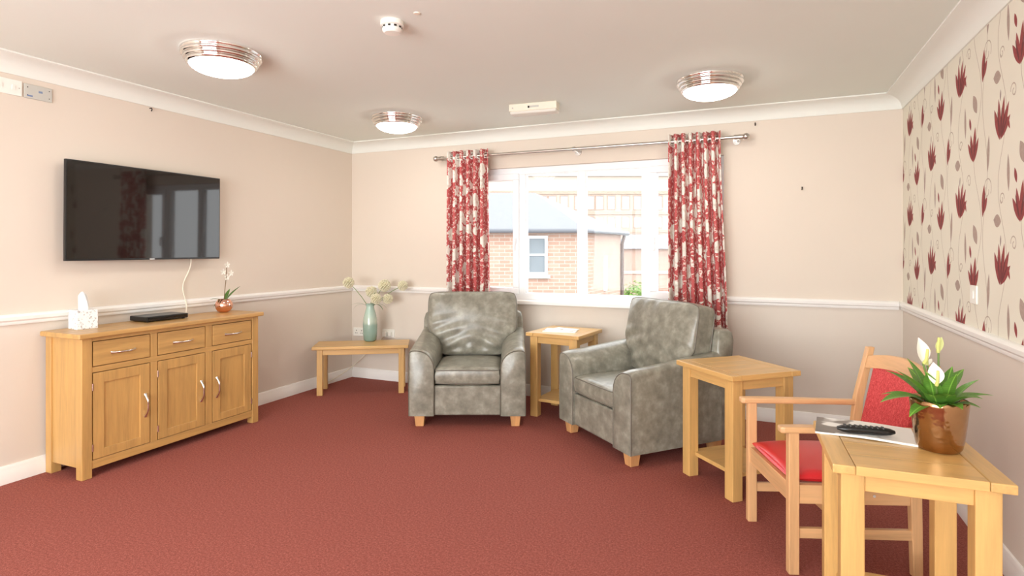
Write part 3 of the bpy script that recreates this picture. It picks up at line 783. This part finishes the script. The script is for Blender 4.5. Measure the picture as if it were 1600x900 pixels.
bx(-.03, .05, -.0465, -.045, -.036, -.022).build('label_plate', M['grey_plastic'], el); bx(-.035, -.022, -.0475, -.045, -.038, -.022).build('indicator', M['rubber'], el)
m = MB(); m.lathe([(.006, 0), (.005, .004)], 10); m.build('screw', M['steel'], el, loc=(-.155, -.045, -.03), rot=(PI/2, 0, 0))

# ------------------------------------------------------------------ papers on the far side table
M['print'] = None
def printed(name, seed, dark=.5, sc=14, left=0.0):
    t = NT(name); o = t.obj(); nz = t.noise(t.n('ShaderNodeVectorMath', operation='ADD', ins={0: o, 1: (seed, seed*.7, 0)}).outputs[0], sc, 2, .4)
    if left: nz = t.math('ADD', nz, t.math('MULTIPLY', t.math('ADD', t.n('ShaderNodeSeparateXYZ', ins={0: o}).outputs[0], .02), left))
    c = t.ramp(nz, [(.0, lin(60, 55, 55)), (dark-.06, lin(120, 112, 106)), (dark, lin(238, 237, 234)), (1, lin(244, 243, 240))])
    return t.done(t.bsdf(c, .35))
def sheet(name, label, loc, rz, w, h, th, mat, curl=0.0, cat='magazine'):
    t = thing(name, label, cat, loc, rz)
    for k, (z0, z1, mm) in enumerate(((0, th*.85, M['plastic']), (th*.85, th, mat))):
        m = MB(); n = 12; rings = []
        for i in range(n+1):
            s = i/n; x = -w/2+w*s; c = curl*math.sin(PI*s)**2*(1 if s > .1 else .6) if curl else 0
            rings.append([(x, -h/2, z0+c), (x, h/2, z0+c), (x, h/2, z1+c), (x, -h/2, z1+c)])
        m.loft(rings); m.build('pages' if k == 0 else 'cover', mm, t, smooth=30)
    return t
sheet('newspaper', 'folded newspaper lying on the side table between the armchairs', (-1.47, 4.38, .66), math.radians(8), .26, .19, .008, printed('news_print', 3.1, .40, 20), 0, 'newspaper')
sheet('leaflet', 'white paper on top of the newspaper', (-1.45, 4.40, .668), math.radians(-14), .20, .15, .005, printed('leaflet_print', 7.7, .34, 12), 0, 'paper')

# ------------------------------------------------------------------ wooden armchair with red upholstery (front = -Y)
OC = M['chair']
wc = thing('wooden_armchair', 'beech wooden armchair with red seat and red fabric back behind the foreground table', 'chair', (.261, 2.891, 0), math.radians(-69.3))
lw = .019
def slat(m, p, q, wx, wy):
    p = Vector(p); q = Vector(q)
    m.loft([[(c.x-wx, c.y-wy, c.z), (c.x+wx, c.y-wy, c.z), (c.x+wx, c.y+wy, c.z), (c.x-wx, c.y+wy, c.z)] for c in (p, q)])
for s in (-1, 1):
    x = s*.2265
    m = MB(); slat(m, (x, -.24, 0), (x, -.24, .575), .017, .021); m.build('front_leg', OC[2], wc, .004)
    m = MB()
    rings = []
    for z, y, hw in ((0, .246, .019), (.20, .242, .021), (.36, .238, .023), (.60, .262, .020), (.845, .318, .016)):
        rings.append([(x-.015, y-hw, z), (x+.015, y-hw, z), (x+.015, y+hw, z), (x-.015, y+hw, z)])
    m.loft(rings); m.build('rear_leg', OC[2], wc, .004)
    m = MB(); rings = []
    for y, hw, z in ((-.295, .018, .582), (-.280, .024, .582), (-.20, .026, .583), (-.05, .022, .582), (.12, .018, .580), (.245, .016, .578)):
        rings.append([(x-hw, y, z-.012), (x+hw, y, z-.012), (x+hw, y, z+.014), (x-hw, y, z+.014)])
    m.loft(rings[::-1]); m.build('armrest', OC[1], wc, .007)
    rl = bx(x-.011, x+.011, -.219, .217, .285, .36).build('side_rail', OC[1], wc, .002)
    for yy in (.02, .075):
        m = MB(); m.tube([(x+s*.011, yy, .322), (x+s*.0135, yy, .322)], .006, 10); m.build('bolt', M['handle'], rl)
    bx(x-.010, x+.010, -.219, .225, .145, .185).build('stretcher', OC[1], wc, .002)
bx(-.21, .21, -.252, -.230, .285, .36).build('front_rail', OC[0], wc, .002); bx(-.21, .21, .222, .244, .285, .36).build('rear_rail', OC[0], wc, .002)
bx(-.21, .21, -.01, .01, .15, .18).build('cross_stretcher', OC[0], wc, .002)
m, fr, bk = cushion(lambda v: .208, .455, .036, .016, cr=.02)
s_ = m.build('seat', M['red_vinyl'], wc, smooth=60); s_.location = (0, -.012, .378); s_.rotation_euler = (math.radians(-90), 0, 0)
# arched top rail and padded back
def backpt(x, z, off): # follows rake of the rear legs
    y = .262+(z-.60)*(.056/.245)
    return (x, y+off+.018*(1-(x/.21)**2), z)
m = MB(); rings = []
for i in range(15):
    x = -.2115+.423*i/14; k = 1-(x/.21)**2
    zt = .805+.028*k; zb = .745+.022*k
    rings.append([backpt(x, zb, -.011), backpt(x, zt, -.011), backpt(x, zt, .011), backpt(x, zb, .011)])
m.loft(rings); m.build('top_rail', OC[0], wc, .003, smooth=40)
m = MB(); rings = []
for i in range(15):
    x = -.2115+.423*i/14; rings.append([backpt(x, .425, -.010), backpt(x, .465, -.010), backpt(x, .465, .010), backpt(x, .425, .010)])
m.loft(rings); m.build('lower_rail', OC[0], wc, .003, smooth=40)
m = MB(); NXB, NZB = 16, 12; Vf = []; Vb = []
for j in range(NZB+1):
    for i in range(NXB+1):
        u = -1+2*i/NXB; v = j/NZB; x = u*.160; k = 1-(x/.21)**2; zt = .748+.024*k; z = .462+(zt-.462)*v
        e = (1-u*u)*(1-(2*v-1)**2)
        Vf.append(backpt(x, z, -.010-.016*min(1, 3*e)**.5)); Vb.append(backpt(x, z, .010+.006*min(1, 3*e)**.5))
n1 = NXB+1; fs = [(j*n1+i, j*n1+i+1, (j+1)*n1+i+1, (j+1)*n1+i) for j in range(NZB) for i in range(NXB)]
per = [i for i in range(NXB)]+[j*n1+NXB for j in range(NZB)]+[NZB*n1+i for i in range(NXB, 0, -1)]+[j*n1 for j in range(NZB, 0, -1)]
Nn = len(Vf); m.add(Vf+Vb, fs+[tuple(Nn+i for i in f[::-1]) for f in fs]+[(per[k], Nn+per[k], Nn+per[(k+1) % len(per)], per[(k+1) % len(per)]) for k in range(len(per))])
m.build('padded_back', M['red_weave'], wc, smooth=60)

# ------------------------------------------------------------------ magazine, remote and peace lily on the foreground table
sheet('magazine', 'glossy white magazine lying under the black remote on the foreground table', (.335, 2.385, .66), math.radians(-6), .30, .20, .007, printed('magazine_print', 1.3, .46, 9, 1.6), .004)
rm = thing('remote_control', 'slim black remote control lying across the magazine', 'remote control', (.332, 2.318, .671), math.radians(6))
m = MB(); rings = []
for i in range(13):
    s = -1+2*i/12; x = s*.088; r = .019*(1-.10*s)*(1-abs(s)**6*.6)
    rings.append([(x, r*math.cos(2*PI*j/12), .014+.014*math.sin(2*PI*j/12)*(1-abs(s)**6*.6)) for j in range(12)])
m.loft(rings); m.build('shell', M['black'], rm, smooth=60)
bm_ = None
for i in range(8):
    for j in (-1, 0, 1):
        if bm_ is None:
            m = MB(); m.lathe([(.0038, 0), (.0034, .003), (.001, .0038)], 8); b = m.build('button', plain('button_rubber', lin(70, 68, 68), .5), rm, smooth=50); bm_ = b.data
        else:
            b = bpy.data.objects.new('button', bm_); COL.objects.link(b); b.parent = rm
        b.location = (-.064+i*.0165, j*.0095, .0265 if j == 0 else .0245)

def pot_mat():
    t = NT('hammered_bronze'); o = t.obj()
    v = t.n('ShaderNodeTexVoronoi', feature='SMOOTH_F1', ins={'Vector': o, 'Scale': 75.0}).outputs['Distance']
    c = t.mix(t.noise(o, 14, 3), (.30, .17, .08, 1), (.52, .31, .16, 1))
    return t.done(t.bsdf(c, .17, 1, v, .3, .003))
pl = thing('potted_peace_lily', 'peace lily with white blooms in a hammered bronze pot', 'potted plant', (.530, 2.270, .66), YAW)
m = MB(); m.lathe([(.046, 0), (.056, .003), (.063, .014), (.068, .04), (.074, .09), (.080, .150), (.0812, .163), (.079, .165), (.077, .160), (.072, .10), (.069, .08)], 40)
m.build('pot', pot_mat(), pl, smooth=60)
m = MB(); m.lathe([(.001, .142), (.03, .144), (.0765, .138)], 24, caps=False); m.build('soil', M['soil'], pl)
# leaves: azimuth (0 = right of the viewer, 90 = away), elevation, length, width, bend, start height
LV = [(178, 24, .155, .052, .95, .165), (172, 52, .135, .050, .35, .17), (10, 14, .165, .036, .35, .165), (28, 48, .150, .034, .55, .17), (200, 8, .11, .036, .9, .16),
      (250, 62, .11, .045, 1.0, .15), (290, 58, .115, .046, 1.1, .15), (225, 55, .12, .046, 1.0, .15), (320, 52, .12, .042, .9, .15), (90, 60, .15, .045, .8, .15),
      (130, 58, .15, .046, .8, .15), (60, 62, .14, .042, .8, .15), (270, 82, .125, .042, .5, .15), (340, 66, .12, .04, .6, .15), (215, 74, .135, .042, .5, .15), (150, 35, .13, .04, 1.0, .15),
      (265, 40, .085, .040, 1.1, .155), (310, 35, .08, .036, 1.0, .155), (235, 36, .085, .038, 1.0, .155), (120, 78, .15, .04, .5, .15), (30, 76, .13, .038, .5, .15)]
for az, el_, L, w, bd, z in LV:
    a = math.radians(az); r0 = .028
    leaf_mesh(L*1.06, w*1.25, bd, .22, 14).build('leaf', M['leaf'], pl, smooth=60, loc=(r0*math.cos(a), r0*math.sin(a), z-.01), rot=(0, -math.radians(el_), a))
    m = MB(); m.tube([(r0*.5*math.cos(a), r0*.5*math.sin(a), .135), (r0*math.cos(a), r0*math.sin(a), z-.008)], .0028, 6); m.build('leaf_stalk', M['stem'], pl, smooth=60)
def spathe(base, L, w, az, el_, mat, spx=True):
    b = Vector(base)
    m = MB(); m.tube([(b.x*.3, b.y*.3, .14), (b.x*.6, b.y*.6, (.14+b.z)/2), tuple(b)], .003, 6); m.build('flower_stem', M['stem'], pl, smooth=60)
    f = leaf_mesh(L, w, .25, .35, 10).build('spathe', mat, pl, smooth=60, loc=tuple(b), rot=(0, -math.radians(el_), math.radians(az)))
    if spx:
        m = MB(); m.tube([(0, 0, .004), (.012, 0, .014), (.045, 0, .022)], lambda s: .0055*(1-.3*s), 8); m.build('spadix', M['yellow'], f, smooth=60)
spathe((-.066, -.02, .285), .082, .050, 100, 84, M['petal'])
spathe((-.050, -.055, .222), .072, .046, 75, 80, M['petal'])
spathe((.006, .01, .312), .062, .022, 40, 58, plain('pale_green_spathe', lin(212, 218, 150), .5))
spathe((-.045, -.01, .275), .03, .02, 20, 50, M['petal'])

# ------------------------------------------------------------------ outside the window
def P(u, d, z): q = RV*u+FV*d; return (q.x, q.y, z)
def brick(name, c0, c1, mortar, sc):
    t = NT(name); sp = t.n('ShaderNodeSeparateXYZ', ins={0: t.obj()})
    v = t.n('ShaderNodeCombineXYZ', ins={0: t.math('ADD', sp.outputs[0], sp.outputs[1]), 1: sp.outputs[2], 2: 0.0}).outputs[0]
    b = t.n('ShaderNodeTexBrick', ins={'Vector': v, 'Color1': c0, 'Color2': c1, 'Mortar': mortar, 'Scale': sc, 'Mortar Size': .015, 'Brick Width': .5, 'Row Height': .17})
    return t.done(t.bsdf(b.outputs[0], .9))
M['brick'] = brick('red_brick', lin(158, 126, 110), lin(174, 142, 126), lin(176, 166, 156), 2.2)
M['slate'] = plain('grey_slate', lin(112, 114, 120), .7, 0, .08, 8)
M['ext_white'] = plain('exterior_white', lin(210, 210, 210), .6)
M['pale_wall'] = plain('pale_facade', lin(178, 164, 152), .8)
M['win_dark'] = plain('far_glazing', lin(118, 126, 132), .15, 0, .15, 3)
M['ground'] = plain('tarmac', lin(130, 128, 126), .9, 0, .1, 2)
m = MB(); m.box(-60, 60, YB+T+.3, 80, -1.25, -1.15); struct(m.build('ground', M['ground']), 'pale tarmac ground outside')
def oriented(name, label, cat, u, d, rz, z=-1.15):
    return thing(name, label, cat, P(u, d, z), YAW+rz)
# brick house: corner nearest the viewer at K, local x along its front towards the left (-u)
K = (1.44, 12.0)
hs = oriented('brick_house', 'red brick house with grey hipped roof seen through the window', 'house', K[0], K[1], 0)
Ev = 2.85
W_, Dp = 7.0, 5.0; sk = .52   # side wall runs back and to the right
wl = MB()
wl.loft([[(0, 0, z), (sk*Dp*.5, Dp*.5, z), (sk*Dp*.5-W_, Dp*.5, z), (-W_, 0, z)] for z in (0, Ev)]); wl.build('wall', M['brick'], hs)
e = .18; Dp2 = Dp*.5
rfm = MB(); A = (-.9, 1.6, Ev+.95); B = (-W_+1, 1.6, Ev+.95)
c0 = (e*.6, -e, Ev); c1 = (sk*Dp2+e*1.2, Dp2+e, Ev+.02); c2 = (-W_+sk*Dp2-e, Dp2+e, Ev); c3 = (-W_-e, -e, Ev)
rfm.add([c0, c1, c2, c3, A, B], [(3, 0, 4, 5), (0, 1, 4), (1, 2, 5, 4), (2, 3, 5), (3, 2, 1, 0)]); rfm.build('roof', M['slate'], hs)
gm = MB(); gm.tube([c3, c0, c1], .05, 8); gm.build('gutter', plain('gutter_paint', lin(98, 100, 106), .5), hs)
for x0_ in (-.92, -3.0):
    wn = frame_ring(x0_-.22, x0_+.22, Ev-.92, Ev-.10, .06, -.04, .03).build('window', M['ext_white'], hs)
    bx(x0_-.16, x0_+.16, -.01, .0, Ev-.86, Ev-.16).build('pane', M['win_dark'], wn); bx(x0_-.17, x0_+.17, -.03, .0, Ev-.52, Ev-.48).build('glazing_bar', M['ext_white'], wn)
    bx(x0_-.27, x0_+.27, -.09, .02, Ev-.98, Ev-.92).build('sill', M['ext_white'], wn)
sx_, sy_ = sk*Dp2*.55, Dp2*.55
sl = bx(-.09, .09, -.03, .03, Ev-1.35, Ev-.55).build('window', M['ext_white'], hs, loc=(sx_, sy_, 0), rot=(0, 0, math.atan2(1, sk)))
m = MB(); m.tube([(sk*Dp2+.1, Dp2+.06, Ev-.05), (sk*Dp2+.03, Dp2-.02, Ev-.25), (sk*Dp2+.03, Dp2-.02, .0)], .045, 8); m.build('drainpipe', plain('pipe_paint', lin(100, 84, 78), .5), hs)
# long pale block far behind
M['pane_far'] = plain('bright_far_pane', lin(158, 164, 168), .4, 0, .1, 3)
fb = oriented('office_block', 'long pale many-windowed block far behind the houses', 'building', 3.4, 45, 0)
bx(-12, 12, 0, 6, 0, 8.3).build('wall', M['pale_wall'], fb)
for z in (5.35, 3.95, 6.95): bx(-12.05, 12.05, -.1, .05, z-.16, z+.10).build('brick_band', M['brick'], fb)
bx(-12.2, 12.2, -.2, 6.2, 8.2, 8.5).build('parapet', M['ext_white'], fb)
wmesh = fmesh = None
for z0_, hh in ((5.55, 1.15), (4.15, .9), (3.0, .7)):
    first = None
    for i in range(18):
        x = -7.6+i*.92+(.2 if i % 4 > 1 else 0)
        if first is None:
            o = frame_ring(-.33, .33, 0, hh, .06, -.06, .02).build('window', M['brick'], fb); pn = bx(-.28, .28, -.02, .0, .05, hh-.05).build('pane', M['pane_far'], o); first = (o.data, pn.data)
        else:
            o = bpy.data.objects.new('window', first[0]); COL.objects.link(o); o.parent = fb
            pn = bpy.data.objects.new('pane', first[1]); COL.objects.link(pn); pn.parent = o
        o.location = (x, 0, z0_)
# small brick house with slate roof, further right
sh_ = oriented('brick_cottage', 'small brick outbuilding with grey roof beyond the house corner', 'house', 5.2, 25.3, 0)
bx(-.65, 2.4, 0, 3, 0, 2.55).build('wall', M['brick'], sh_)
m = MB(); m.add([(-.85, -.2, 2.5), (2.6, -.2, 2.5), (2.6, 3.2, 2.5), (-.85, 3.2, 2.5), (.3, 1.5, 3.15), (1.6, 1.5, 3.15)], [(0, 1, 5, 4), (1, 2, 5), (2, 3, 4, 5), (3, 0, 4), (3, 2, 1, 0)]); m.build('roof', M['slate'], sh_)
bx(-.2, .25, -.04, .02, 1.2, 1.5).build('window', M['ext_white'], sh_)
gr = oriented('white_garage', 'white rendered garage between the brick buildings', 'garage', 3.6, 24, 0)
bx(-1.2, .55, 0, .9, 0, 2.1).build('wall', M['ext_white'], gr); bx(-1.25, .6, -.08, .95, 2.1, 2.2).build('roof', M['slate'], gr); bx(-.8, .3, -.03, .02, 0, 1.7).build('door', M['pale_wall'], gr)
gw = oriented('garden_wall', 'low brick garden wall beyond the house', 'garden wall', 4.6, 20, 0)
bx(-2.2, 3.5, 0, .24, 0, 1.62).build('brickwork', M['brick'], gw); bx(-2.24, 3.54, -.04, .28, 1.62, 1.70).build('coping', M['pale_wall'], gw)
bs = oriented('shrub', 'green leafy shrub outside the window beyond the house corner', 'shrub', 3.35, 15.5, 0)
m = MB(); rb = random.Random(4)
for i in range(700):
    n = Vector((rb.gauss(0, 1), rb.gauss(0, 1), rb.gauss(0, 1))).normalized(); q = Vector((n.x*.48, n.y*.45, 1.05+n.z*.55))*1.0*1; q = Vector((0, 0, 1.0))+(q-Vector((0, 0, 1.0)))*rb.uniform(.6, 1.08)
    a = n.orthogonal().normalized(); a.rotate(Matrix.Rotation(rb.uniform(0, 6.28), 3, n)); b = n.cross(a); s_ = .055
    m.add([q-a*s_, q-b*s_*.5+n*.02, q+a*s_, q+b*s_*.5+n*.02], [(0, 1, 2, 3)])
tag(m.build('foliage', plain('shrub_leaf', lin(112, 148, 66), .6, 0, .2, 6), bs), kind='stuff')
m = MB(); m.tube([(0, 0, 0), (.02, 0, .5), (0, .02, 1.0)], .03, 6); m.build('trunk', M['soil'], bs)
